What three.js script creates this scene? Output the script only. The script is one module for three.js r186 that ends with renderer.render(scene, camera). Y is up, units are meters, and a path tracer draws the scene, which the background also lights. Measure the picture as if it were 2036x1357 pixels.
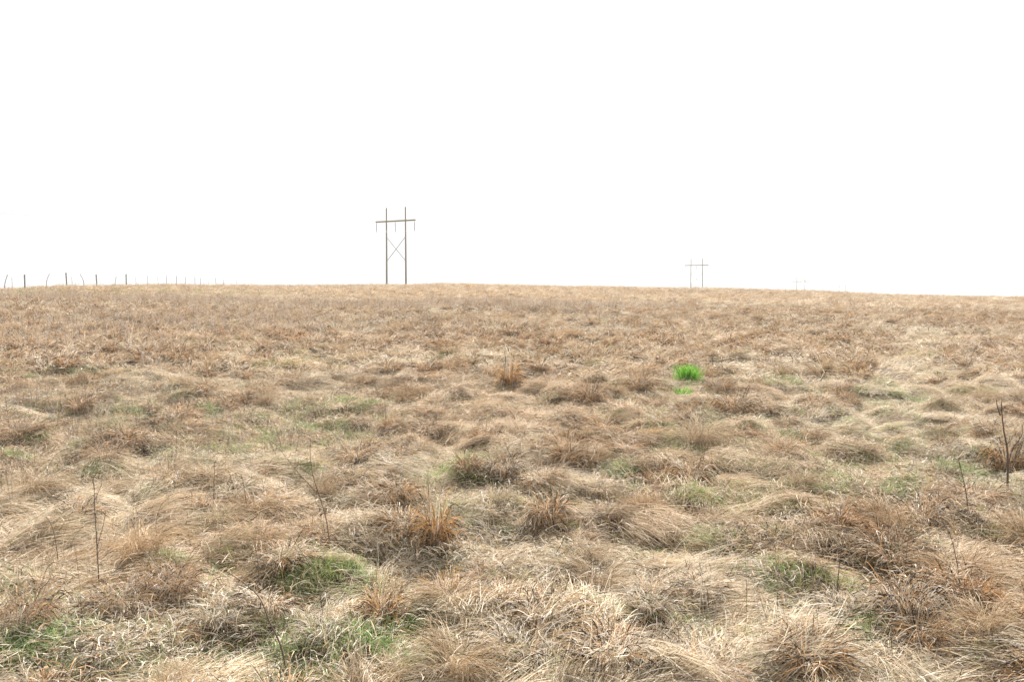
import * as THREE from 'three';

// ---------------------------------------------------------------- camera, sky, sun, exposure
const scene = new THREE.Scene();
const W = 2036, H = 1357, F = 1763;                       // photograph size and focal length in its pixels
const EYE = 1.6, PITCH = Math.atan((678.5 - 600) / F);
const camera = new THREE.PerspectiveCamera(2 * Math.atan(H / 2 / F) * 180 / Math.PI, W / H, 0.1, 6000);
camera.position.set(0, EYE, 0);
camera.rotation.set(-PITCH, 0, 0);

const renderer = new THREE.WebGLRenderer({ antialias: true });
renderer.toneMapping = THREE.LinearToneMapping;
renderer.toneMappingExposure = 2.95;
renderer.shadowMap.enabled = true;

const SUN_AZ = 0.3, SUN_EL = 0.84;                         // ahead of the camera, a little right, high
const sunDir = new THREE.Vector3(Math.sin(SUN_AZ) * Math.cos(SUN_EL), Math.sin(SUN_EL), -Math.cos(SUN_AZ) * Math.cos(SUN_EL));
const sun = new THREE.DirectionalLight(new THREE.Color(1.0, 0.955, 0.89), 4.0);
sun.position.copy(sunDir).multiplyScalar(200);
sun.target.position.set(0, 0, -40); scene.add(sun.target);
sun.position.add(sun.target.position);
sun.castShadow = true; sun.shadow.radius = 2.5;
sun.shadow.mapSize.set(4096, 4096);
Object.assign(sun.shadow.camera, { left: -70, right: 70, top: 110, bottom: -60, near: 1, far: 500 });
scene.add(sun);
{ // bright, thinly veiled sky: an even white haze, brightest round the sun
  const w = 512, h = 256, data = new Float32Array(w * h * 4);
  for (let j = 0; j < h; j++) for (let i = 0; i < w; i++) {
    const el = ((j + 0.5) / h - 0.5) * Math.PI, az = ((i + 0.5) / w - 0.5) * 2 * Math.PI;
    const d = new THREE.Vector3(Math.cos(el) * Math.cos(az), Math.sin(el), Math.cos(el) * Math.sin(az));
    const c = Math.max(-1, Math.min(1, d.dot(sunDir))), a = Math.acos(c);
    const halo = 0.28 * Math.exp(-a * a / 0.5) + 0.1 * Math.exp(-a * a / 0.06);
    const horizon = Math.pow(1 - Math.max(0, d.y), 4);
    const v = 0.315 + halo - 0.03 * horizon, up = Math.max(0, d.y);
    const k = (j * w + i) * 4;
    data[k] = v * (1 - 0.05 * up); data[k + 1] = v; data[k + 2] = v * (1.0 + 0.05 * up); data[k + 3] = 1;
    if (d.y < -0.02) { data[k] = 0.33; data[k + 1] = 0.28; data[k + 2] = 0.22; }
  }
  const sky = new THREE.DataTexture(data, w, h, THREE.RGBAFormat, THREE.FloatType);
  sky.mapping = THREE.EquirectangularReflectionMapping; sky.magFilter = THREE.LinearFilter; sky.minFilter = THREE.LinearFilter;
  sky.needsUpdate = true;
  scene.background = sky; scene.environment = sky;
}
scene.fog = new THREE.FogExp2(0xf2f3f2, 0.0005);

// ---------------------------------------------------------------- numbers
let seed = 12345;
function rnd() { seed = (seed + 0x6D2B79F5) | 0; let t = Math.imul(seed ^ (seed >>> 15), 1 | seed); t = (t + Math.imul(t ^ (t >>> 7), 61 | t)) ^ t; return ((t ^ (t >>> 14)) >>> 0) / 4294967296; }
const rr = (a, b) => a + (b - a) * rnd();
const gauss = () => (rnd() + rnd() + rnd() + rnd() - 2) * 0.866 * 1.4;
const clamp = (x, a = 0, b = 1) => Math.max(a, Math.min(b, x));
const sstep = (a, b, x) => { const t = clamp((x - a) / (b - a)); return t * t * (3 - 2 * t); };
function hash(i, j) { let n = Math.imul(i, 374761393) + Math.imul(j, 668265263) | 0; n = Math.imul(n ^ (n >>> 13), 1274126177); return ((n ^ (n >>> 16)) >>> 0) / 4294967296; }
function vnoise(x, y) {
  const i = Math.floor(x), j = Math.floor(y), fx = x - i, fy = y - j, u = fx * fx * fx * (fx * (fx * 6 - 15) + 10), v = fy * fy * fy * (fy * (fy * 6 - 15) + 10);
  return (hash(i, j) * (1 - u) + hash(i + 1, j) * u) * (1 - v) + (hash(i, j + 1) * (1 - u) + hash(i + 1, j + 1) * u) * v;
}
function fbm(x, y, o = 3) { let s = 0, a = 0.5, n = 0; for (let k = 0; k < o; k++) { s += a * vnoise(x, y); n += a; x = x * 2.03 + 17.1; y = y * 2.03 + 9.7; a *= 0.5; } return s / n; }
function table(t, x) { if (x <= t[0][0]) return t[0].slice(1); for (let k = 1; k < t.length; k++) if (x <= t[k][0]) { let f = (x - t[k - 1][0]) / (t[k][0] - t[k - 1][0]); f = f * f * (3 - 2 * f) * 0.5 + f * 0.5; return t[k].slice(1).map((v, i) => t[k - 1][i + 1] * (1 - f) + v * f); } return t[t.length - 1].slice(1); }

// ---------------------------------------------------------------- the lie of the land (d = metres ahead = -z)
// bearing of the rise, metres to its crest, height of the crest
const RISE = [[-400, 588, 60], [0, 588, 66], [130, 580, 78], [330, 574, 97], [560, 574, 112], [790, 572, 118], [900, 569, 116], [1000, 571, 112], [1150, 575, 108], [1400, 580, 104], [1600, 585, 102], [1800, 592, 100], [2036, 598, 100], [2500, 598, 100]]
  .map(([px, py, D]) => [Math.atan((px - 1018) / F), D, (EYE + D * (600 - py) / F) / 0.935]);
const FAR = [[0, 3.2], [120, 3.2], [179, 2.4], [354, 0.8], [532, -2.0], [705, -1.6], [1100, -6], [3000, -10]];
function land(x, z) {
  const r = Math.hypot(x, z), phi = Math.atan2(x, -z);
  const [D, Hc] = table(RISE, clamp(phi, -0.6, 0.75));
  const p = r / D;
  let q = p < 0.7 ? p : 0.7 + (1 - Math.exp(-(p - 0.7) * 2)) / 2;
  if (p > 1.05) q -= 0.9 * (p - 1.05) ** 2;
  const side = sstep(1.6, 0.9, Math.abs(phi));             // level beside and behind the viewer
  const near = Hc * Math.max(q, -0.2) * side;
  const f = sstep(1.12, 1.5, p);
  return near * (1 - f) + table(FAR, r)[0] * (1 + (Math.min(1, Hc / 3.6) - 1) * (1 - sstep(180, 330, r))) * f * (side > 0 ? 1 : 0) + (fbm(x * 0.06, z * 0.06, 2) - 0.5) * 0.35 * sstep(4, 30, r);
}
const knoll = (x, z) => sstep(0.48, 0.78, vnoise(x * 3.3 + 5, z * 3.3 + 8));
const SPOTS = [];                                          // x, z, radius of the tussocks that stand out
function hummock(x, z) {                                    // tussocky relief under the grass
  const r = Math.hypot(x, z), k = 1 - sstep(130, 190, r);
  const a = fbm(x * 1.1 + 3.1, z * 1.3, 2), b = 1 - Math.abs(2 * vnoise(x * 1.7 + 40, z * 2.1 + 7) - 1);
  let h = 0.09 * (a - 0.5) + 0.05 * (b * b - 0.4) + 0.11 * (knoll(x, z) - 0.3);
  for (const [sx, sz, q] of SPOTS) { const e2 = ((x - sx) ** 2 + (z - sz) ** 2) / (q * q); if (e2 < 5) { const e = Math.exp(-e2 * 0.9); h = h * (1 - e) + 0.06 * e; } }
  return k * h + 0.02 * (vnoise(x * 5, z * 5) - 0.5) * k;
}
const ground = (x, z) => land(x, z) + hummock(x, z);
function normalAt(x, z, e = 0.12) { return new THREE.Vector3(ground(x - e, z) - ground(x + e, z), 2 * e, ground(x, z - e) - ground(x, z + e)).normalize(); }
// where the photograph's pixel (px, py) meets the ground
function at(px, py, lift = 0) {
  const c = Math.cos(PITCH), s = Math.sin(PITCH), vx = (px - 1018) / F, vy = (678.5 - py) / F;
  const dx = vx, dy = vy * c - s, dz = -(c + vy * s);
  let t = 2, step = 0.05;
  while (t < 160) { if (EYE + dy * t < land(dx * t, dz * t) + lift) break; t += step; step = 0.005 * t; }
  return new THREE.Vector3(dx * t, ground(dx * t, dz * t), dz * t);
}

// tussocks that stand out: base pixel, width and height in the picture, kind, label
const TUSSOCKS = [
  [868, 1092, 105, 115, 'orange', 'tall upright tussock of broad orange-rust blades with drooping bleached ends'],
  [1825, 1052, 145, 85, 'curl', 'round dome tussock of curled rusty and whitish broad blades'],
  [640, 990, 120, 75, 'tan', 'shaggy tan fine-bladed mound behind the tall thin weed stem'],
  [430, 1045, 170, 60, 'tan', 'long brown drift of fine grass under two thin stems', { turn: 0.2 }],
  [250, 1215, 200, 105, 'dark', 'big dark-brown tangled mound with a weed stem behind it'],
  [340, 1195, 140, 100, 'dark', 'rust-brown right shoulder of the big dark tangled mound'],
  [50, 1260, 150, 130, 'dark', 'dark-brown shaggy mound hollowed underneath, beside the big tangled mound', { turn: 0.5 }],
  [760, 1240, 150, 95, 'orange', 'sprawling orange-tan tussock with a single stubby upright stalk', { turn: 2.8 }],
  [885, 1200, 110, 60, 'orange', 'low arched orange-tan tussock right next to the stubby stalk one', { turn: 0.1 }],
  [1030, 1310, 260, 110, 'pale', 'broad low tan mound of loose straw, largest in the open foreground'],
  [1110, 1290, 180, 90, 'tan', 'shaggy tan hump joined to the side of the largest loose straw mound'],
  [1375, 975, 100, 85, 'rust', 'brown upright tussock with pointed top on pale flattened grass'],
  [980, 1010, 110, 55, 'tan', 'straw mound combed over to one side with green grass at its foot'],
  [1000, 955, 100, 60, 'curl', 'light brown tussock beside the short slanting weed stem'],
  [1210, 1030, 110, 50, 'dark', 'low dark tussock arched over a green hollow'],
  [1800, 1235, 175, 110, 'curl', 'large loose tussock of pale broad curled blades under a curved stem'],
  [1670, 1225, 130, 70, 'pale', 'flattened fan of whitish broad leaves beside the slim straight stem'],
  [2005, 945, 110, 110, 'rust', 'rust-brown upright tussock around the twiggy sapling'],
  [1880, 900, 85, 50, 'rust', 'small rusty tussock left open on one side towards the sapling'],
  [1600, 872, 110, 40, 'dark', 'low dark-brown tussock on a pale mat near the tan dome'],
  [1460, 828, 110, 60, 'rust', 'orange-brown tussock below the bright green tuft'],
  [1390, 890, 180, 85, 'tan', 'wide tan dome of fine grass swept to one side'],
  [1590, 975, 110, 60, 'tan', 'tan fine-bladed dome in a sea of flattened straw'],
  [1440, 1055, 130, 45, 'tan', 'low sandy-brown wave of fine grass'],
  [1160, 1120, 170, 60, 'tan', 'long low tan wave of grass combed sideways'],
  [1290, 1225, 130, 75, 'pale', 'greyish pale tussock of fine upright leaves'],
  [970, 1160, 80, 45, 'dark', 'small olive-brown clump in a dip of pale straw'],
  [430, 1235, 100, 40, 'pale', 'small spill of pale leaves trailing off the big tangled mound'],
  [230, 1310, 190, 60, 'curl', 'whitish tangle of short curled leaves with green shoots'],
  [640, 1270, 110, 55, 'pale', 'pale broad-leaf tussock bent over beside the broken stem'],
  [1430, 780, 75, 40, 'dark', 'brown rounded tussock touching the bright green tuft'],
  ...[[1270, 782, 80, 50, 'rust'], [1175, 803, 80, 60, 'rust'], [1015, 774, 70, 65, 'orange'], [805, 803, 45, 32, 'rust'], [500, 722, 50, 26, 'rust'], [1205, 728, 50, 30, 'rust'], [1150, 730, 50, 25, 'rust'], [1078, 712, 50, 30, 'rust'], [590, 762, 60, 35, 'rust'], [668, 755, 60, 32, 'rust'], [1690, 810, 60, 35, 'rust'], [920, 748, 45, 25, 'rust']].map(t => [...t, 'small upright rust-brown tussock in the middle of the field', { group: 'rust-brown tussocks in mid field' }]),
  ...[[880, 848, 100, 45, 'dark'], [1525, 732, 60, 32, 'dark'], [370, 868, 100, 38, 'dark'], [1110, 880, 90, 50, 'dark'], [1975, 692, 70, 20, 'dark'], [840, 742, 70, 28, 'dark'], [430, 735, 60, 25, 'dark'], [700, 795, 60, 25, 'dark'], [260, 790, 80, 30, 'dark']].map(t => [...t, 'low dark-brown tussock hunched in the middle of the field', { group: 'dark-brown tussocks in mid field' }]),
  ...[[990, 833, 70, 36, 'tan'], [530, 808, 60, 42, 'tan'], [620, 808, 75, 40, 'tan'], [335, 955, 120, 60, 'tan'], [220, 985, 80, 50, 'tan'], [1260, 938, 70, 45, 'tan'], [830, 905, 110, 40, 'tan'], [1950, 805, 60, 42, 'tan'], [120, 790, 130, 35, 'tan'], [1720, 905, 60, 35, 'tan']].map(t => [...t, 'soft tan fine-bladed tussock rounded over in the middle of the field', { group: 'tan tussocks in mid field' }]),
];
SPOTS.push(...[...TUSSOCKS, [1368, 764, 120]].map(([px, py, w]) => { const p = at(px, py, 0.05); return [p.x, p.z, 0.5 * w / F * -p.z]; }));

// ---------------------------------------------------------------- what grows where
const GREEN = [[690, 810, 0.55, 0.8], [500, 898, 0.7, 0.55], [420, 692, 0.9, 0.7], [440, 688, 0.9, 0.5], [930, 1020, 0.28, 0.9], [1150, 1010, 0.3, 0.6], [1570, 1165, 0.26, 0.8], [1850, 940, 0.55, 0.7], [1960, 975, 0.35, 0.6], [1620, 1240, 0.3, 0.6], [600, 1270, 0.22, 0.7], [720, 1310, 0.3, 0.8], [640, 1160, 0.22, 0.8], [460, 1160, 0.2, 0.7], [330, 1290, 0.2, 0.6], [40, 1180, 0.15, 0.8], [130, 1330, 0.25, 0.6], [640, 975, 0.3, 0.5], [900, 955, 0.4, 0.6], [1330, 870, 0.5, 0.5], [1240, 870, 0.5, 0.5], [1550, 775, 0.5, 0.8], [1740, 870, 0.6, 0.5], [60, 760, 0.8, 0.6], [60, 830, 0.8, 0.45], [1980, 740, 0.6, 0.35], [345, 660, 0.8, 0.6], [1260, 665, 0.9, 0.7], [60, 588, 6, 0.6], [160, 588, 6, 0.5], [400, 588, 6, 0.45], [250, 586, 5, 0.4], [1060, 660, 0.8, 0.5], [1500, 1010, 0.4, 0.4], [1450, 985, 0.4, 0.35]]
  .map(([px, py, r, s]) => { const p = at(px, py); return [p.x, p.z, r * 1.1, Math.min(1, s * 1.25)]; });
function green(x, z) {
  let g = 0; const fine = 0.25 + 0.75 * sstep(0.32, 0.62, vnoise(x * 6, z * 6));
  for (const [gx, gz, r, s] of GREEN) { const q = ((x - gx) ** 2 + (z - gz) ** 2) / (r * r); if (q < 6) g = Math.max(g, s * Math.exp(-q * 0.7)); }
  const n = fbm(x * 0.55 + 11, z * 0.75 + 5, 3) + 0.12 * (vnoise(x * 3, z * 3) - 0.5);
  return fine * Math.max(g, 0.4 * track(x, z), 0.6 * sstep(0.56, 0.72, n) * (1 - 0.8 * sstep(12, 45, Math.hypot(x, z))));
}
const weedAt = at(110, 880), weedFar = at(420, 655), weedFar2 = at(900, 604);
function grey(x, z) {                                       // patches of grey weed stalks among the straw
  const q = ((x - weedAt.x) / 2.6) ** 2 + ((z - weedAt.z) / 2.2) ** 2, q2 = ((x - weedFar.x) / 5) ** 2 + ((z - weedFar.z) / 4) ** 2, q3 = ((x - weedFar2.x) / 12) ** 2 + ((z - weedFar2.z) / 5) ** 2;
  return clamp(Math.max(Math.exp(-q), 0.8 * Math.exp(-q2), 0.8 * Math.exp(-q3), 0.9 * sstep(0.52, 0.7, fbm(x * 0.06 + 7, z * 0.13 + 2, 3))));
}
const TRACK = [[1640, 1030], [1740, 870], [1790, 780], [1815, 730], [1830, 690], [1842, 660]].map(([a, b]) => at(a, b));   // a flattened strip
function track(x, z) { let m = 9; for (let k = 1; k < TRACK.length; k++) { const a = TRACK[k - 1], b = TRACK[k], dx = b.x - a.x, dz = b.z - a.z, t = clamp(((x - a.x) * dx + (z - a.z) * dz) / (dx * dx + dz * dz)); m = Math.min(m, Math.hypot(x - a.x - t * dx, z - a.z - t * dz)); } return 1 - sstep(0.25, 0.7, m); }
const rusty = (x, z) => sstep(0.45, 0.62, fbm(x * 0.5 + 31, z * 0.6 + 8, 3));
const flow = (x, z) => 0.25 + 2.8 * (fbm(x * 0.5 + 91, z * 0.5 + 13, 2) - 0.5) + 1.1 * (vnoise(x * 1.7, z * 1.7 + 50) - 0.5);

// ---------------------------------------------------------------- colours of the matter (linear)
const STRAW = [0.56, 0.465, 0.335], TAN = [0.47, 0.345, 0.215], RUST = [0.50, 0.305, 0.15], PALE = [0.64, 0.575, 0.49], GREY = [0.43, 0.37, 0.325], OLD = [0.32, 0.235, 0.16], ORANGE = [0.56, 0.31, 0.10], GREENS = [0.20, 0.31, 0.085], LIME = [0.33, 0.40, 0.17];
const mix = (a, b, t) => a.map((v, i) => v * (1 - t) + b[i] * t);
const vary = (c, s) => { const k = 1 + s * gauss(), w = s * 0.18 * gauss(); return [c[0] * k * (1 + w), c[1] * k, c[2] * k * (1 - w)]; };

function leafMaterial(through, rough, coat) {
  return new THREE.MeshPhysicalMaterial({ color: 0xffffff, vertexColors: true, roughness: rough, transmission: through, thickness: 0, ior: 1.4, clearcoat: coat, clearcoatRoughness: 0.38, side: THREE.DoubleSide, specularIntensity: 0.6 });
}
const M = {
  straw: leafMaterial(0.32, 0.92, 0.12),
  broad: leafMaterial(0.32, 0.9, 0.22),
  green: leafMaterial(0.45, 0.9, 0.15),
  twig: new THREE.MeshStandardMaterial({ color: new THREE.Color().setRGB(0.105, 0.075, 0.055), roughness: 0.85 }),
  twigPale: new THREE.MeshStandardMaterial({ color: new THREE.Color().setRGB(0.30, 0.24, 0.19), roughness: 0.85 }),
};

// ---------------------------------------------------------------- blades
class Blades {
  constructor() { this.p = []; this.n = []; this.c = []; this.i = []; }
  // a ribbon from (x,y,z) towards azimuth az; its slope runs from e0 to e1 along the length
  add(x, y, z, az, e0, e1, len, w, seg, col, o = {}) {
    const { bend = 0, twist = 0, spin = 0, pow = 1, floor = 0.004, kink = 0, taper = 1 } = o;
    const ds = len / seg; let a = az; const first = this.p.length / 3;
    const kAt = kink ? Math.floor(rr(1, seg)) : -1;
    for (let k = 0; k <= seg; k++) {
      const t = k / seg; let e = e0 + (e1 - e0) * Math.pow(t, pow); if (kAt >= 0 && k >= kAt) e += kink;
      a = az + bend * t;
      const ce = Math.cos(e), se = Math.sin(e), tx = ce * Math.cos(a), ty = se, tz = ce * Math.sin(a);
      // side: level across the blade, rolled about it
      let sx = -Math.sin(a), sy = 0, sz = Math.cos(a);
      const ux = sy * tz - sz * ty, uy = sz * tx - sx * tz, uz = sx * ty - sy * tx;
      const r = twist + spin * t, cr = Math.cos(r), sr = Math.sin(r);
      const bx = sx * cr + ux * sr, by = sy * cr + uy * sr, bz = sz * cr + uz * sr;
      let nx = ty * bz - tz * by, ny = tz * bx - tx * bz, nz = tx * by - ty * bx;
      if (ny < 0) { nx = -nx; ny = -ny; nz = -nz; }
      const hw = 0.5 * w * (k === seg ? 0.12 : (1 - 0.55 * taper * t * t) * (0.7 + 0.3 * Math.min(1, t * 4)));
      this.p.push(x - bx * hw, y - by * hw, z - bz * hw, x + bx * hw, y + by * hw, z + bz * hw);
      this.n.push(nx, ny, nz, nx, ny, nz); this.c.push(...col, ...col);
      if (k < seg) { const q = first + 2 * k; this.i.push(q, q + 1, q + 2, q + 1, q + 3, q + 2); }
      x += tx * ds; y += ty * ds; z += tz * ds;
      if (y < floor) y = floor;
    }
  }
  geometry() {
    const g = new THREE.BufferGeometry();
    g.setAttribute('position', new THREE.Float32BufferAttribute(this.p, 3));
    g.setAttribute('normal', new THREE.Float32BufferAttribute(this.n, 3));
    g.setAttribute('color', new THREE.Float32BufferAttribute(this.c, 3));
    g.setIndex(this.i); return g;
  }
}
// lodged grass: many fine stems lying over in one direction (+x), arching off the ground
function swath(n, w, seg, cols, o = {}) {
  const b = new Blades(), { len = 0.6, lift = 0.55, fan = 0.3, wide = 0.2, deep = 0.24 } = o;
  const curve = gauss() * 0.5;
  for (let k = 0; k < n; k++) {
    const u = gauss() * deep, v = gauss() * wide, L = len * rr(0.55, 1.15);
    b.add(u - len * 0.35, rr(-0.02, 0.07), v, v * 0.9 + fan * gauss() * 0.7, lift * rr(0.35, 1.3), -lift * rr(0.3, 1.1), L, w * rr(0.65, 1.35), seg, vary(cols[Math.floor(rnd() * cols.length)], 0.17),
      { bend: curve + gauss() * 0.35, twist: gauss() * 0.8, spin: gauss() * 0.8, kink: rnd() < 0.12 ? gauss() * 0.6 : 0, floor: rr(0.0, 0.04) });
  }
  return b.geometry();
}
// a tussock: stems from one crown, arching out all round and leaning one way (+x)
function tussock(n, w, seg, cols, o = {}) {
  const b = new Blades(), { len = 0.45, r = 0.1, up = 1.2, droop = -1.0, lean = 0.35, curl = 0.5, kinks = 0.15, tall = 0 } = o;
  for (let k = 0; k < n; k++) {
    let az = rr(0, Math.PI * 2); const rad = r * Math.sqrt(rnd());
    const x = rad * Math.cos(az), z = rad * Math.sin(az);
    az += gauss() * 0.6; if (rnd() < lean) az *= 0.4 * (az > Math.PI ? -1 : 1);
    const t = rnd() < tall, e0 = t ? rr(1.25, 1.57) : up * rr(0.55, 1.25);
    b.add(x, rr(-0.03, 0.02), z, az, Math.min(1.57, e0), t ? rr(0.3, 1.2) : droop * rr(0.3, 1.35), len * rr(0.45, 1.2), w * rr(0.6, 1.35), seg, vary(cols[Math.floor(rnd() * cols.length)], 0.2),
      { bend: gauss() * curl, twist: gauss() * 1.1, spin: gauss() * curl * 3, kink: rnd() < kinks ? gauss() * 0.9 : 0, pow: rr(0.6, 1.5), floor: rr(0.0, 0.05), taper: 0.8 });
  }
  return b.geometry();
}
// broken curled leaf litter
function litter(n, w, seg, cols, R = 0.3, o = {}) {
  const b = new Blades(), { len = 0.15, high = 0.06 } = o;
  for (let k = 0; k < n; k++) {
    b.add(gauss() * R, rr(0, high), gauss() * R, gauss() * 1.6, rr(-0.3, 0.9), rr(-1.4, 0.3), len * rr(0.4, 1.4), w * rr(0.6, 1.4), seg, vary(cols[Math.floor(rnd() * cols.length)], 0.2),
      { bend: gauss() * 1.3, twist: gauss() * 1.4, spin: gauss() * 1.8, kink: rnd() < 0.3 ? gauss() : 0, floor: rr(0, 0.03), taper: 0.6 });
  }
  return b.geometry();
}
function greens(n, w, seg, cols, R = 0.2, o = {}) {
  const b = new Blades(), { len = 0.11, e0 = 0.7, e1 = -0.3 } = o;
  for (let k = 0; k < n; k++) b.add(gauss() * R, -0.01, gauss() * R, rr(0, 6.283), rr(e0, 1.55), rr(e1, 1.1), len * rr(0.4, 1.3), w * rr(0.6, 1.3), seg, vary(cols[Math.floor(rnd() * cols.length)], 0.2), { bend: gauss() * 0.4, twist: gauss(), spin: gauss() });
  return b.geometry();
}
function stalks(n, w, cols, o = {}) {
  const b = new Blades(), { R = 0.25, len = 0.4, twigs = 2 } = o;
  for (let k = 0; k < n; k++) {
    const x = gauss() * R, z = gauss() * R, az = rr(0, 6.283), e = rr(1.0, 1.55), L = len * rr(0.5, 1.3), c = vary(cols[Math.floor(rnd() * cols.length)], 0.2);
    for (const tw of [0, 1.57]) b.add(x, -0.01, z, az, e, e + gauss() * 0.2, L, w, 3, c, { twist: tw, taper: 0.5 });
    for (let j = 0; j < twigs; j++) { const t = rr(0.4, 0.95); b.add(x + Math.cos(az) * Math.cos(e) * L * t, L * t * Math.sin(e), z + Math.sin(az) * Math.cos(e) * L * t, rr(0, 6.283), rr(0.3, 1.2), rr(0.6, 1.4), L * rr(0.12, 0.3), w * 0.7, 2, c, { twist: rr(0, 3) }); }
  }
  return b.geometry();
}

// ---------------------------------------------------------------- ground: one sheet, finely divided near the viewer
function tag(o, label, category, kind, group) { o.userData = { ...(label && { label }), ...(category && { category }), ...(kind && { kind }), ...(group && { group }) }; o.castShadow = o.receiveShadow = true; return o; }
{
  const rows = [], cols = 300;
  for (let d = -25; d < 1; d += 1.5) rows.push(d);
  for (let d = 1; d < 2500; d += Math.max(0.05, d * 0.0105)) rows.push(d);
  const p = [], c = [], uv = [], idx = [];
  for (const d of rows) for (let j = 0; j <= cols; j++) {
    const u = (j / cols - 0.5) * 2, x = (u * 0.7 + 0.35 * u * u * u) * (Math.max(d, 0) + 7), z = -d;
    p.push(x, ground(x, z) - 0.01, z); uv.push(x / 1.7, z / 1.7);
    const g = clamp(green(x, z) * 0.9);
    let col = mix([0.20, 0.15, 0.10], [0.36, 0.27, 0.18], 0.5 * fbm(x * 1.4, z * 1.4, 3) + 0.25);
    col = mix(col, [0.19, 0.20, 0.09], g * 0.7);
    c.push(...col);
  }
  const n = cols + 1;
  for (let i = 0; i < rows.length - 1; i++) for (let j = 0; j < cols; j++) { const a = i * n + j; idx.push(a, a + 1, a + n, a + 1, a + n + 1, a + n); }
  const g = new THREE.BufferGeometry();
  g.setAttribute('position', new THREE.Float32BufferAttribute(p, 3)); g.setAttribute('color', new THREE.Float32BufferAttribute(c, 3)); g.setAttribute('uv', new THREE.Float32BufferAttribute(uv, 2));
  g.setIndex(idx); g.computeVertexNormals();
  // matted thatch: short overlapping fibres of uneven tone
  const S = 1024, cv = document.createElement('canvas'); cv.width = cv.height = S; const q = cv.getContext('2d');
  q.fillStyle = '#a39a90'; q.fillRect(0, 0, S, S);
  for (let k = 0; k < 26000; k++) {
    const v = Math.floor(rr(70, 255)), x = rr(0, S), y = rr(0, S), a = gauss() * 0.9, l = rr(8, 60);
    q.strokeStyle = `rgba(${v},${Math.floor(v * 0.95)},${Math.floor(v * 0.88)},0.7)`; q.lineWidth = rr(1, 2.6);
    for (const ox of [0, x + l > S ? -S : 0]) { q.beginPath(); q.moveTo(x + ox, y); q.lineTo(x + ox + l * Math.cos(a), y + l * Math.sin(a)); q.stroke(); }
  }
  const t = new THREE.CanvasTexture(cv); t.colorSpace = THREE.SRGBColorSpace; t.wrapS = t.wrapT = THREE.RepeatWrapping;
  const m = new THREE.MeshStandardMaterial({ vertexColors: true, map: t, bumpMap: t, bumpScale: 0.012, roughness: 1 });
  const o = new THREE.Mesh(g, m); o.name = 'pasture_ground'; scene.add(tag(o, 'gently rising pasture ground of matted thatch and soil', 'ground', 'structure'));
}

// ---------------------------------------------------------------- individual things placed from the photograph
const used = {};
const numbered = n => { used[n] = (used[n] || 0) + 1; return used[n] === 1 ? n : `${n}_${String(used[n] - 1).padStart(3, '0')}`; };
const col = c => new THREE.Color().setRGB(...c);
function wood(base, s) { return new THREE.MeshStandardMaterial({ color: col(base), roughness: s }); }
function limb(points, r0, r1, sides = 7) {                  // a round stem through points, tapering from r0 to r1
  const cu = new THREE.CatmullRomCurve3(points), n = Math.max(6, points.length * 4), g = new THREE.TubeGeometry(cu, n, 1, sides, false), P = g.attributes.position;
  for (let i = 0; i <= n; i++) { const c = cu.getPointAt(i / n), r = r0 + (r1 - r0) * i / n; for (let j = 0; j <= sides; j++) { const k = i * (sides + 1) + j; P.setXYZ(k, c.x + (P.getX(k) - c.x) * r, c.y + (P.getY(k) - c.y) * r, c.z + (P.getZ(k) - c.z) * r); } }
  g.computeVertexNormals(); return g;
}
const V = (x, y, z) => new THREE.Vector3(x, y, z);
function part(parent, name, g, m, label) { const o = new THREE.Mesh(g, m); o.name = name; o.castShadow = o.receiveShadow = true; if (label) o.userData.label = label; parent.add(o); return o; }

// --- wooden H-frame pylons
const poleM = wood([0.25, 0.23, 0.165], 0.9), armM = wood([0.27, 0.21, 0.11], 0.9), braceM = wood([0.22, 0.19, 0.14], 0.9), glassM = new THREE.MeshStandardMaterial({ color: col([0.33, 0.31, 0.28]), roughness: 0.4 }), steelM = new THREE.MeshStandardMaterial({ color: col([0.35, 0.35, 0.34]), roughness: 0.5, metalness: 0.6 });
const HT = 18.1, SP = 4.7, ARM = HT - 2.75, INS = 2.05;
function pylon() {
  const t = new THREE.Group();
  for (const s of [-1, 1]) {
    part(t, 'pole', limb([V(s * SP / 2 * 1.02, -1.5, 0), V(s * SP / 2 * 1.01, 6, 0), V(s * SP / 2, HT, 0)], 0.22, 0.13, 12), poleM);
    part(t, 'cross_brace', limb([V(-s * SP / 2, ARM - 3.0, s * 0.17), V(0, ARM - 5.45, s * 0.17), V(s * SP / 2, ARM - 7.9, s * 0.17)], 0.06, 0.06, 6), braceM);
  }
  const arm = part(t, 'crossarm', new THREE.BoxGeometry(9.75, 0.30, 0.22), armM); arm.position.set(0, ARM, 0.2);
  for (const x of [-4.7, 0, 4.7]) {
    const ins = part(t, 'insulator_string', new THREE.LatheGeometry([[0.02, 0], [0.02, -0.12], ...Array.from({ length: 12 }, (_, k) => [[0.05, -0.14 - k * 0.145], [0.125, -0.20 - k * 0.145], [0.125, -0.225 - k * 0.145], [0.04, -0.23 - k * 0.145]]).flat(), [0.03, -INS]].map(([a, b]) => new THREE.Vector2(a, b)), 10), glassM);
    ins.position.set(x, ARM - 0.15, 0.2);
    const cl = part(ins, 'wire_clamp', new THREE.CapsuleGeometry(0.035, 0.25, 3, 6), steelM); cl.rotation.x = Math.PI / 2; cl.position.y = -INS;
  }
  return t;
}
const TOWERS = [[-119, -4], [-23.3, -179], [73.5, -354], [172.5, -531], [262, -705]];
const turnLine = Math.atan2(TOWERS[2][0] - TOWERS[1][0], -(TOWERS[2][1] - TOWERS[1][1]));
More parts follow.
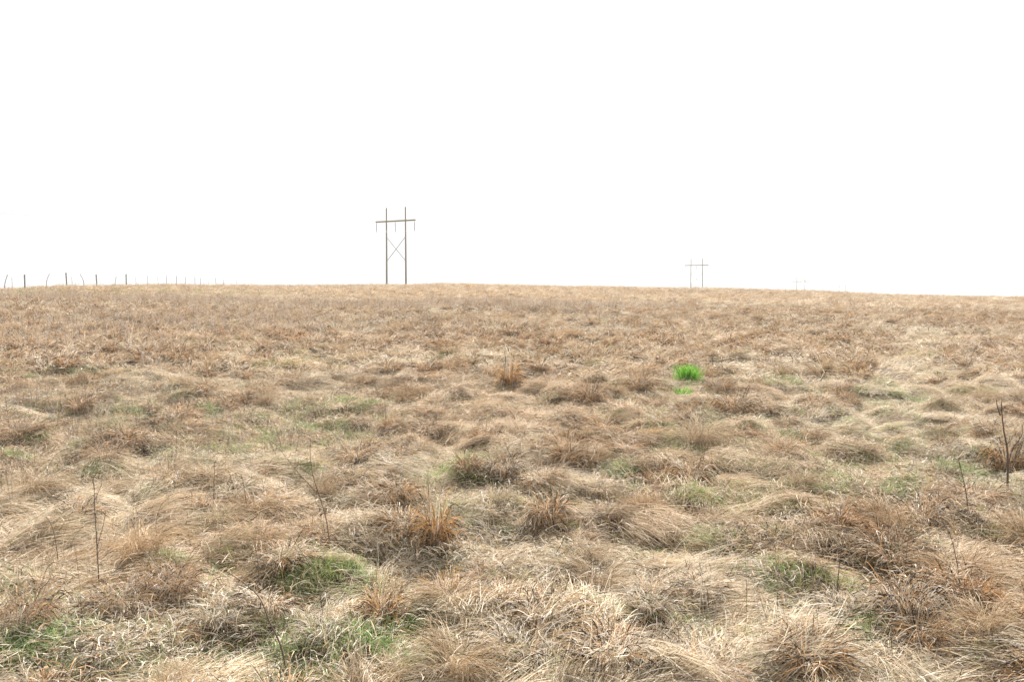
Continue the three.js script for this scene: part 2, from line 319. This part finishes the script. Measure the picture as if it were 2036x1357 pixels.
const labels = [null, 'wooden H-frame pylon with X bracing, tallest of the line, standing on the near rise', 'wooden H-frame pylon with X bracing, second one along the line behind the rise', 'pale distant H-frame pylon, third along the line, its lower half behind the rise', 'tiny faint H-frame pylon at the far end of the line, mostly behind the rise'];
const frames = [];
const firstPylon = pylon();
TOWERS.forEach(([x, z], k) => {
  const o = k === 1 ? firstPylon : k ? firstPylon.clone() : new THREE.Group();
  o.position.set(x, land(x, z), z); o.rotation.y = -turnLine; o.updateMatrixWorld(true); frames.push(o);
  if (k) { o.name = numbered('pylon'); scene.add(o); tag(o, labels[k], 'pylon', null, 'wooden pylons of the power line'); }
});
// --- the wires, each from pylon to pylon
function wire(name, lx, ly, r, sag, label, group) {
  const t = new THREE.Group(); t.name = numbered(name); tag(t, label, 'power cable', null, group);
  for (let k = 0; k < frames.length - 1; k++) {
    const a = frames[k].localToWorld(V(lx, ly, 0.2)), b = frames[k + 1].localToWorld(V(lx, ly, 0.2)), pts = [];
    for (let i = 0; i <= 24; i++) { const u = i / 24; pts.push(V(a.x + (b.x - a.x) * u, a.y + (b.y - a.y) * u - 4 * sag * u * (1 - u), a.z + (b.z - a.z) * u)); }
    part(t, 'cable_span', new THREE.TubeGeometry(new THREE.CatmullRomCurve3(pts), 60, r, 5, false), steelM);
  }
  scene.add(t);
}
for (const x of [-4.7, 0, 4.7]) wire('conductor_cable', x, ARM - 0.15 - INS, 0.014, 3.6, 'thin sagging conductor cable hung under the pylon crossarms', 'conductors under the crossarms');
for (const s of [-1, 1]) wire('shield_cable', s * SP / 2, HT, 0.007, 3.2, 'very thin sagging cable running between the pylon pole tops', 'cables between the pole tops');

// --- fence on the left: uneven posts and strands of wire
{
  const f = new THREE.Group(); f.name = 'wire_fence'; scene.add(tag(f, 'old wire fence with uneven leaning posts along the top of the rise', 'fence'));
  const X = -37.5, postM = [wood([0.20, 0.19, 0.17], 0.95), wood([0.28, 0.26, 0.23], 0.95)], rustM = wood([0.15, 0.12, 0.10], 0.8);
  // pixel column, kind (2 thick wood, 1 thin branch post, 0 steel), lean at the top, bow
  const posts = [[-40, 2, 0, 0], [12, 1, 0.2, 0.06], [27, 0, -0.02, 0], [52, 2, -0.03, 0], [96, 1, 0.17, 0.1], [135, 2, -0.06, 0], [146, 0, -0.03, 0], [168, 1, -0.24, -0.1], [196, 2, -0.13, 0.03], [230, 1, 0.12, 0], [253, 2, 0, 0], [272, 0, 0, 0], [296, 1, -0.03, 0], [317, 0, -0.14, 0], [334, 1, -0.08, 0.03], [353, 1, 0, 0], [371, 1, -0.03, 0], [389, 1, 0.03, 0], [401, 1, -0.05, 0], [417, 0, 0, 0], [431, 1, -0.05, 0], [446, 1, -0.06, 0], [472, 1, 0.02, 0]];
  const tops = [];
  for (const [px, kind, lean, bow] of posts) {
    const d = -X * F / (1018 - px), y = ground(X, -d), h = kind === 2 ? rr(1.3, 1.4) : kind === 1 ? rr(1.2, 1.3) : 1.15, r = [0.018, 0.036, 0.062][kind];
    part(f, 'post', limb([V(X, y - 0.4, -d), V(X + lean * 0.3 - bow, y + h * 0.45, -d), V(X + lean, y + h, -d + gauss() * 0.05)], r * 1.05, r * (kind === 1 ? 0.7 : 0.9), kind ? 8 : 5), kind ? postM[kind === 2 ? 0 : rnd() < 0.5 ? 0 : 1] : rustM);
    tops.push([d, y, lean, bow]);
  }
  tops.sort((a, b) => a[0] - b[0]);
  for (const hgt of [0.32, 0.58, 0.84, 1.06]) part(f, 'wire_strand', limb(tops.map(([d, y, l, b]) => V(X + l * hgt / 1.3 - b * 0.5 + 0.05, y + hgt + gauss() * 0.015, -d)), 0.004, 0.004, 4), steelM);
}

// --- dead weed stems: pixel paths from the base up, with side twigs
function stem(path, r, label, o = {}) {
  const base = at(...path[0], 0.1), z = base.z, pts = path.map(([px, py], k) => {
    const c = Math.cos(PITCH), s = Math.sin(PITCH), vx = (px - 1018) / F, vy = (678.5 - py) / F, t = -(z + (o.tilt || 0) * k) / (c + vy * s);
    return V(vx * t, EYE + (vy * c - s) * t, z + (o.tilt || 0) * k);
  });
  pts[0].y = base.y - 0.06;
  const g = new THREE.Group(); g.name = numbered('weed_stem'); g.position.copy(base); const loc = pts.map(p => p.sub(base));
  part(g, 'stalk', limb(loc, r, r * 0.35, 6), o.pale ? M.twigPale : M.twig);
  for (const br of o.branches || []) {
    const q = br.map(([px, py]) => { const c = Math.cos(PITCH), s = Math.sin(PITCH), vx = (px - 1018) / F, vy = (678.5 - py) / F, t = -z / (c + vy * s); return V(vx * t, EYE + (vy * c - s) * t, z + rr(-0.03, 0.03)).sub(base); });
    part(g, 'branch', limb(q, r * 0.55, r * 0.25, 5), o.pale ? M.twigPale : M.twig);
  }
  const cu = new THREE.CatmullRomCurve3(loc);
  for (let k = 0; k < (o.nubs ?? 4); k++) { const p = cu.getPointAt(rr(0.3, 0.95)), a = rr(0, 6.283), L = rr(0.015, 0.05); part(g, 'twig', limb([p, V(p.x + Math.cos(a) * L, p.y + L * 0.7, p.z + Math.sin(a) * L), V(p.x + Math.cos(a) * L * 1.3, p.y + L * 1.4, p.z + Math.sin(a) * L * 1.3)], r * 0.4, r * 0.2, 4), o.pale ? M.twigPale : M.twig); }
  scene.add(tag(g, label, 'weed'));
}
stem([[199, 1152], [193, 1080], [189, 1010], [187, 950]], 0.0034, 'dark upright weed stem with forked tip behind the big brown mound', { branches: [[[188, 975], [180, 950], [176, 944]], [[190, 1000], [200, 965], [206, 955]], [[195, 1090], [207, 1040], [212, 1015]]] });
stem([[579, 1340], [560, 1290], [535, 1235], [516, 1189], [485, 1160], [450, 1137]], 0.0044, 'long dark weed stem broken over halfway among green grass', { nubs: 2 });
stem([[661, 1095], [650, 1040], [637, 992], [622, 945], [617, 905], [618, 872]], 0.0036, 'tall thin dark weed stem in front of the tan shaggy mound', { branches: [[[636, 990], [600, 950], [575, 920], [552, 893]], [[624, 950], [606, 934], [598, 926]]] });
stem([[1031, 968], [1022, 921], [1012, 900], [1003, 880]], 0.0034, 'short slanting dark weed stem behind the two merged straw mounds', {});
stem([[1659, 1190], [1667, 1140], [1672, 1095], [1683, 1056]], 0.0032, 'slim straight dark weed stem beside flattened whitish leaf litter', { branches: [[[1673, 1092], [1662, 1080], [1656, 1072]]] });
stem([[1798, 1125], [1803, 1090], [1811, 1052]], 0.003, 'short dark weed stem just below the curled rusty dome tussock', {});
stem([[1909, 1185], [1905, 1140], [1898, 1100], [1887, 1058]], 0.0034, 'dark weed stem leaning towards the curled rusty dome tussock', { branches: [[[1887, 1060], [1875, 1040], [1868, 1018]]] });
stem([[1927, 1022], [1919, 975], [1911, 940], [1905, 916]], 0.0048, 'dark weed stem standing between the rusty dome and the twiggy sapling', { branches: [[[1908, 930], [1902, 918], [1900, 912]]] });
stem([[1867, 1004], [1866, 970], [1867, 935]], 0.003, 'pale thin weed stem behind the curled rusty dome tussock', { pale: true });
stem([[1776, 1172], [1755, 1140], [1735, 1120], [1725, 1104], [1721, 1073]], 0.003, 'curved dark weed stem arching over the pale curled tussock', {});
stem([[646, 1182], [630, 1150], [615, 1122], [585, 1076]], 0.0026, 'thin arching weed stem over a green gap', { nubs: 2 });
stem([[516, 1158], [513, 1120], [505, 1074]], 0.0026, 'thin dark weed stem in flattened pale straw', { nubs: 3 });
stem([[425, 1016], [426, 965], [427, 920]], 0.0034, 'thin upright weed stem rising from the long brown drift', { nubs: 3 });
stem([[495, 1022], [488, 985], [481, 945]], 0.0034, 'thin leaning weed stem at the right part of the long brown drift', { nubs: 3 });
stem([[120, 1085], [105, 1050], [92, 1028]], 0.003, 'short bent weed stem in yellowish straw', { nubs: 2 });
stem([[770, 838], [767, 815], [764, 785]], 0.004, 'thin weed stem beside a small pale green patch', { nubs: 2, pale: true });
stem([[1318, 757], [1319, 740], [1320, 722]], 0.006, 'orange-brown stalk just beside the bright green tuft', { nubs: 2, pale: true });
{ // sapling at the right edge
  const px = [[2002, 978], [2003, 930], [2002, 893], [1996, 862], [1992, 830], [1990, 799]];
  stem(px, 0.009, 'bare twiggy sapling rising out of a rust-brown upright tussock', { nubs: 8, branches: [[[2004, 925], [2016, 895], [2029, 865], [2034, 845]], [[1992, 828], [1984, 806], [1981, 795]], [[2004, 940], [2022, 910], [2033, 880]]] });
}

// --- tussocks that stand out, one thing each: base pixel, width and height in the picture, kind
const KIND = {
  rust: { cols: [RUST, RUST, TAN, PALE, OLD, OLD], w: 0.0048, n: 800, mat: 'broad', o: { len: 0.40, r: 0.13, up: 1.15, droop: -1.7, lean: 0.2, curl: 1.0, kinks: 0.4, tall: 0.05 } },
  orange: { cols: [ORANGE, ORANGE, RUST, PALE, TAN], w: 0.0055, n: 800, mat: 'broad', o: { len: 0.42, r: 0.09, up: 1.3, droop: -1.5, lean: 0.15, curl: 1.0, kinks: 0.45, tall: 0.08 } },
  curl: { cols: [RUST, TAN, PALE, PALE, OLD], w: 0.0054, n: 750, mat: 'broad', o: { len: 0.36, r: 0.15, up: 1.0, droop: -1.7, lean: 0.1, curl: 1.2, kinks: 0.45 } },
  tan: { cols: [TAN, STRAW, TAN, OLD], w: 0.0026, n: 850, mat: 'straw', o: { len: 0.50, r: 0.13, up: 1.15, droop: -1.1, lean: 0.55, curl: 0.4, kinks: 0.08 } },
  dark: { cols: [OLD, TAN, OLD, RUST, GREY], w: 0.0042, n: 620, mat: 'broad', o: { len: 0.40, r: 0.2, up: 0.95, droop: -1.0, lean: 0.3, curl: 0.7, kinks: 0.25 } },
  pale: { cols: [PALE, STRAW, PALE, TAN], w: 0.0045, n: 620, mat: 'broad', o: { len: 0.34, r: 0.15, up: 0.9, droop: -1.4, lean: 0.3, curl: 1.2, kinks: 0.4 } },
};
const shapes = {};
for (const k in KIND) { const K = KIND[k]; shapes[k] = [0, 1, 2].map(() => { const g = tussock(K.n, K.w, 7, K.cols, K.o); g.computeBoundingBox(); return g; }); }
const farShapes = {};
for (const k in KIND) { const K = KIND[k]; farShapes[k] = [0, 1, 2].map(() => { const g = tussock(Math.round(K.n * 0.3), K.w * 2.4, 4, K.cols, K.o); g.computeBoundingBox(); return g; }); }
function placeTussock(px, py, wpx, hpx, kind, label, o = {}) {
  const p = at(px, py, 0.05), d = -p.z, k = d > 13 ? farShapes : shapes;
  const g = k[kind][Math.floor(rnd() * 3)], m = new THREE.Mesh(g, M[KIND[kind].mat]);
  const bb = g.boundingBox, sw = clamp((wpx / F * d) / (bb.max.x - bb.min.x) * 1.2, 0.4, 2.0), sh = clamp((hpx / F * d) / bb.max.y * 1.35, 0.5, 1.9);
  m.scale.set(sw, sh, Math.min(sw, 1.3)); m.position.set(p.x, p.y - 0.015, p.z); m.rotation.y = o.turn ?? gauss() * 0.4;
  m.name = numbered('grass_tussock'); scene.add(tag(m, label, 'tussock', null, o.group));
}
for (const t of TUSSOCKS) placeTussock(...t);
{ // stubby stalk and the bright green tuft
  const b = at(788, 1225), g = limb([V(0, -0.05, 0), V(0.012, 0.08, 0), V(0.03, 0.17, 0.01)], 0.006, 0.004, 7);
  const o = new THREE.Mesh(g, new THREE.MeshStandardMaterial({ color: col([0.45, 0.30, 0.14]), roughness: 0.7 })); o.name = 'cut_stalk'; o.position.copy(b); scene.add(tag(o, 'stubby cut brown stalk sticking up from an orange-tan tussock', 'stalk'));
  const G = [0.17, 0.40, 0.05], tuft = (px, py, n, R, len, label) => { const p = at(px, py, 0.05), m = new THREE.Mesh(greens(n, 0.0075, 4, [G, G, [0.27, 0.50, 0.08]], R, { len, e0: 1.1, e1: 0.5 }), M.green); m.position.copy(p); m.scale.set(0.95, 1.2, 0.9); m.name = numbered('green_tuft'); scene.add(tag(m, label, 'grass tuft')); };
  tuft(1368, 764, 900, 0.11, 0.22, 'bright green lush tuft of fresh grass among brown tussocks');
  tuft(1358, 782, 260, 0.09, 0.13, 'small pale green tuft just below the bright lush one');
}

// ---------------------------------------------------------------- the grass that covers everything (uncountable)
const fields = {};
function field(name, label, category) { const g = new THREE.Group(); g.name = name; scene.add(tag(g, label, category, 'stuff')); return fields[name] = g; }
field('straw_grass', 'dry straw grass lying flattened in waves over the whole field', 'grass');
field('tussock_grass', 'countless small brown grass tussocks spread through the straw', 'grass');
field('leaf_litter', 'short curled pale dead leaves matted on the ground', 'litter');
field('green_grass', 'short fresh green grass showing in gaps of the straw', 'grass');
field('weed_stalks', 'thin grey dry weed stalks standing among the grass', 'weeds');
const up = V(0, 1, 0), q1 = new THREE.Quaternion(), q2 = new THREE.Quaternion(), mt = new THREE.Matrix4();
const lists = new Map();
function put(set, x, z, turn, sx, sy, sz, c, follow = 0.8, dy = 0) {
  const v = set.v[Math.floor(rnd() * set.v.length)]; if (!lists.has(v)) lists.set(v, { set, m: [], c: [] });
  const L = lists.get(v), n = normalAt(x, z); n.lerp(up, 1 - follow).normalize();
  q1.setFromUnitVectors(up, n); q2.setFromAxisAngle(up, -turn); q1.multiply(q2);
  mt.compose(V(x, ground(x, z) + dy, z), q1, V(sx, sy, sz)); L.m.push(mt.clone()); L.c.push(c);
}
const mk = (n, f) => Array.from({ length: n }, f);
const NEUT = [STRAW, STRAW, STRAW, PALE, TAN];
const S_NEAR = { f: 'straw_grass', n: 'flattened_blades', m: M.straw, v: mk(10, () => swath(190, 0.0034, 6, NEUT, { len: rr(0.28, 0.44), lift: rr(0.35, 0.75), fan: rr(0.35, 0.8), wide: 0.11, deep: 0.13 })) };
const S_MID = { f: 'straw_grass', n: 'flattened_blades', m: M.straw, v: mk(6, () => swath(110, 0.005, 5, NEUT, { len: rr(0.36, 0.5), lift: rr(0.4, 0.8), fan: 0.6, wide: 0.17, deep: 0.17 })) };
const S_FAR = { f: 'straw_grass', n: 'flattened_blades', m: M.straw, v: mk(4, () => swath(50, 0.014, 3, NEUT, { len: 0.55, lift: rr(0.4, 0.8), fan: 0.8, wide: 0.3, deep: 0.3 })) };
const T_NEAR = {}, T_MID = {}, T_FAR = {};
for (const k in KIND) {
  const K = KIND[k];
  T_NEAR[k] = { f: 'tussock_grass', n: 'tussock_blades', m: M[K.mat], v: mk(3, () => tussock(Math.round(K.n * 0.7), K.w * 1.15, 6, K.cols, { ...K.o, len: K.o.len * 0.85 })) };
  T_MID[k] = { f: 'tussock_grass', n: 'tussock_blades', m: M[K.mat], v: mk(3, () => tussock(Math.round(K.n * 0.36), K.w * 1.9, 5, K.cols, { ...K.o, len: K.o.len * 0.9 })) };
  T_FAR[k] = { f: 'tussock_grass', n: 'tussock_blades', m: M[K.mat], v: mk(2, () => tussock(110, 0.012, 4, K.cols, { ...K.o, r: 0.16 })) };
}
const L_NEAR = { f: 'leaf_litter', n: 'litter_leaves', m: M.broad, v: mk(5, () => litter(130, 0.0036, 4, [PALE, PALE, STRAW, GREY, TAN], 0.17, { len: 0.11, high: 0.04 })) };
const L_MID = { f: 'leaf_litter', n: 'litter_leaves', m: M.broad, v: mk(3, () => litter(60, 0.008, 3, [PALE, STRAW, GREY, TAN], 0.28, { len: 0.2 })) };
const G_NEAR = { f: 'green_grass', n: 'green_blades', m: M.green, v: mk(4, () => greens(90, 0.0032, 4, [GREENS, LIME], 0.10, { len: 0.115 })) };
const G_MID = { f: 'green_grass', n: 'green_blades', m: M.green, v: mk(3, () => greens(60, 0.006, 3, [GREENS, LIME], 0.2, { len: 0.09 })) };
const G_FAR = { f: 'green_grass', n: 'green_blades', m: M.green, v: mk(2, () => greens(40, 0.022, 2, [GREENS, LIME], 0.35, { len: 0.2 })) };
const W_NEAR = { f: 'weed_stalks', n: 'weed_blades', m: M.straw, v: mk(4, () => stalks(14, 0.0028, [GREY, OLD, [0.2, 0.16, 0.13]], { len: 0.4 })) };
const W_FAR = { f: 'weed_stalks', n: 'weed_blades', m: M.straw, v: mk(3, () => stalks(9, 0.006, [GREY, GREY, TAN], { len: 0.5, R: 0.5, twigs: 1 })) };

function sow(d0, d1, density, fn) {
  const c = 1 / Math.sqrt(density);
  for (let d = d0; d < d1; d += c) { const w = 0.62 * d + 1.4; for (let x = -w; x < w; x += c) fn(x + c * (rnd() - 0.5) * 1.6, -(d + c * (rnd() - 0.5) * 1.6)); }
}
const tint = (x, z) => { // local tone of the straw: matter, not light
  const a = fbm(x * 0.45 + 5, z * 0.6, 2), b = fbm(x * 0.09, z * 0.2 + 77, 2);
  let c = mix([1.04, 1.03, 1.0], [0.98, 0.91, 0.83], sstep(0.35, 0.7, a)); c = mix(c, [1.03, 0.96, 0.88], sstep(0.45, 0.65, b));
  const q = 1 + 0.07 * gauss(); return c.map(v => v * q);
};
const crown = (x, z) => sstep(0.05, 0.6, knoll(x, z));
const pick = (x, z) => { const r = rusty(x, z), u = rnd(); return u < 0.3 + 0.35 * r ? (rnd() < 0.6 ? 'rust' : 'curl') : u < 0.75 ? 'tan' : u < 0.9 ? 'dark' : 'pale'; };
// near
const kept = (x, z) => SPOTS.some(([a, b, q]) => (x - a) ** 2 + (z - b) ** 2 < q * q * 0.8);
const matted = (x, z) => sstep(0.40, 0.56, fbm(x * 0.62 + 21, z * 0.8 + 3, 3));   // where the straw lies combed in mats
sow(2.4, 13, 150, (x, z) => { const g = green(x, z), k = grey(x, z), m = matted(x, z); if (kept(x, z) || rnd() < g * 1.4 || rnd() < k * 0.5 || rnd() > 0.26 + 0.5 * m) return; const s = rr(0.42, 0.82); put(S_NEAR, x, z, flow(x, z) + gauss() * 0.75 + (rnd() < 0.12 ? 3.14 : 0), s, s * rr(0.3, 0.85), s, tint(x, z), 0.97); });
sow(2.4, 13, 85, (x, z) => { if (rnd() < 0.3 * matted(x, z) || rnd() < green(x, z) * 0.35) return; const s = rr(0.6, 1); put(L_NEAR, x, z, rr(0, 6.28), s, s * rr(0.7, 1.4), s, tint(x, z), 0.97); });
sow(2.4, 13, 22, (x, z) => { if (rnd() > (0.45 + rusty(x, z)) * (0.03 + 0.97 * crown(x, z)) || rnd() < green(x, z) || kept(x, z) || rnd() < track(x, z)) return; const k = pick(x, z), s = rr(0.3, 0.65); put(T_NEAR[k], x, z, flow(x, z) + gauss() * 0.5, s, s * rr(0.75, 1.25), s, tint(x, z), 0.5, 0.015); });
sow(2.4, 13, 110, (x, z) => { const g = green(x, z); if (rnd() > 0.4 + g * 1.6) return; const s = rr(0.5, 1.0); put(G_NEAR, x, z, rr(0, 6.28), s, s * (0.7 + 0.35 * g), s, [1, 1, 1].map(() => rr(0.88, 1.12)), 0.8); });
sow(2.4, 13, 9, (x, z) => { if (rnd() > grey(x, z) * 1.6 + 0.01) return; const s = rr(0.4, 0.9); put(W_NEAR, x, z, rr(0, 6.28), s, s, s, [1, 1, 1], 0.2); });
// middle
sow(13, 44, 22, (x, z) => { const g = green(x, z); if (kept(x, z) || rnd() < g || rnd() > 0.3 + 0.5 * matted(x, z)) return; const s = rr(0.6, 1.05); put(S_MID, x, z, flow(x, z) + gauss() * 0.6, s, s * rr(0.3, 0.8), s, tint(x, z), 0.95); });
sow(13, 44, 13, (x, z) => { if (rnd() < 0.45 * matted(x, z) + green(x, z) * 0.5) return; put(L_MID, x, z, rr(0, 6.28), 1, rr(0.7, 1.4), 1, tint(x, z), 0.95); });
sow(13, 44, 17, (x, z) => { if (kept(x, z) || rnd() < track(x, z) || rnd() > (0.45 + rusty(x, z) * 0.6) * (0.02 + 0.98 * crown(x, z))) return; const k = pick(x, z), s = rr(0.35, 0.75) * (rnd() < 0.12 ? 1.3 : 1); put(T_MID[k], x, z, flow(x, z) + gauss() * 0.5, s, s * rr(0.9, 1.4), s, tint(x, z), 0.5, 0.02); });
sow(13, 44, 16, (x, z) => { const g = green(x, z); if (rnd() > g * 1.4 + 0.1) return; const s = rr(0.7, 1.2); put(G_MID, x, z, rr(0, 6.28), s, s, s, [1, 1, 1].map(() => rr(0.88, 1.12)), 0.8); });
sow(13, 44, 6, (x, z) => { if (rnd() > grey(x, z) * 0.9) return; const s = rr(0.6, 1.2); put(W_FAR, x, z, rr(0, 6.28), s, s, s, [1, 1, 1], 0.2); });
// far, up to and over the crest
sow(44, 150, 5, (x, z) => { const g = green(x, z); if (rnd() < g * 0.8 || rnd() < 0.6 * crown(x, z)) return; const s = rr(0.8, 1.3); put(S_FAR, x, z, flow(x, z) + gauss() * 0.7, s, s * rr(0.35, 0.9), s, tint(x, z), 0.9); });
sow(44, 150, 11, (x, z) => { if (rnd() > (0.55 + rusty(x, z) * 0.5) * (0.02 + 0.98 * crown(x, z))) return; const k = pick(x, z), s = rr(0.45, 1.0); put(T_FAR[k], x, z, flow(x, z) + gauss() * 0.6, s, s * rr(0.7, 1.2), s, tint(x, z), 0.5); });
sow(44, 140, 3, (x, z) => { const g = green(x, z); if (rnd() > g * 1.2) return; put(G_FAR, x, z, rr(0, 6.28), 1, rr(0.7, 1.2), 1, [1, 1, 1].map(() => rr(0.88, 1.12)), 0.8); });
sow(44, 130, 0.8, (x, z) => { const g = grey(x, z), wisps = fbm(x * 0.08 + 3, z * 0.08, 2) > 0.5 ? 0.32 : 0.1; if (rnd() > Math.max(g * 0.5, wisps)) return; const s = rr(0.7, 1.4); put(W_FAR, x, z, rr(0, 6.28), s, s * rr(0.7, 1.2), s, [1, 1, 1], 0.2); });

let total = 0;
for (const [g, L] of lists) {
  const o = new THREE.InstancedMesh(g, L.set.m, L.m.length); o.name = L.set.n; o.userData.kind = 'stuff'; o.castShadow = o.receiveShadow = true;
  const cc = new THREE.Color();
  L.m.forEach((m, k) => { o.setMatrixAt(k, m); o.setColorAt(k, cc.setRGB(...L.c[k])); });
  fields[L.set.f].add(o); total += L.m.length;
}
console.log('copies', total, 'shapes', lists.size);
renderer.render(scene, camera);
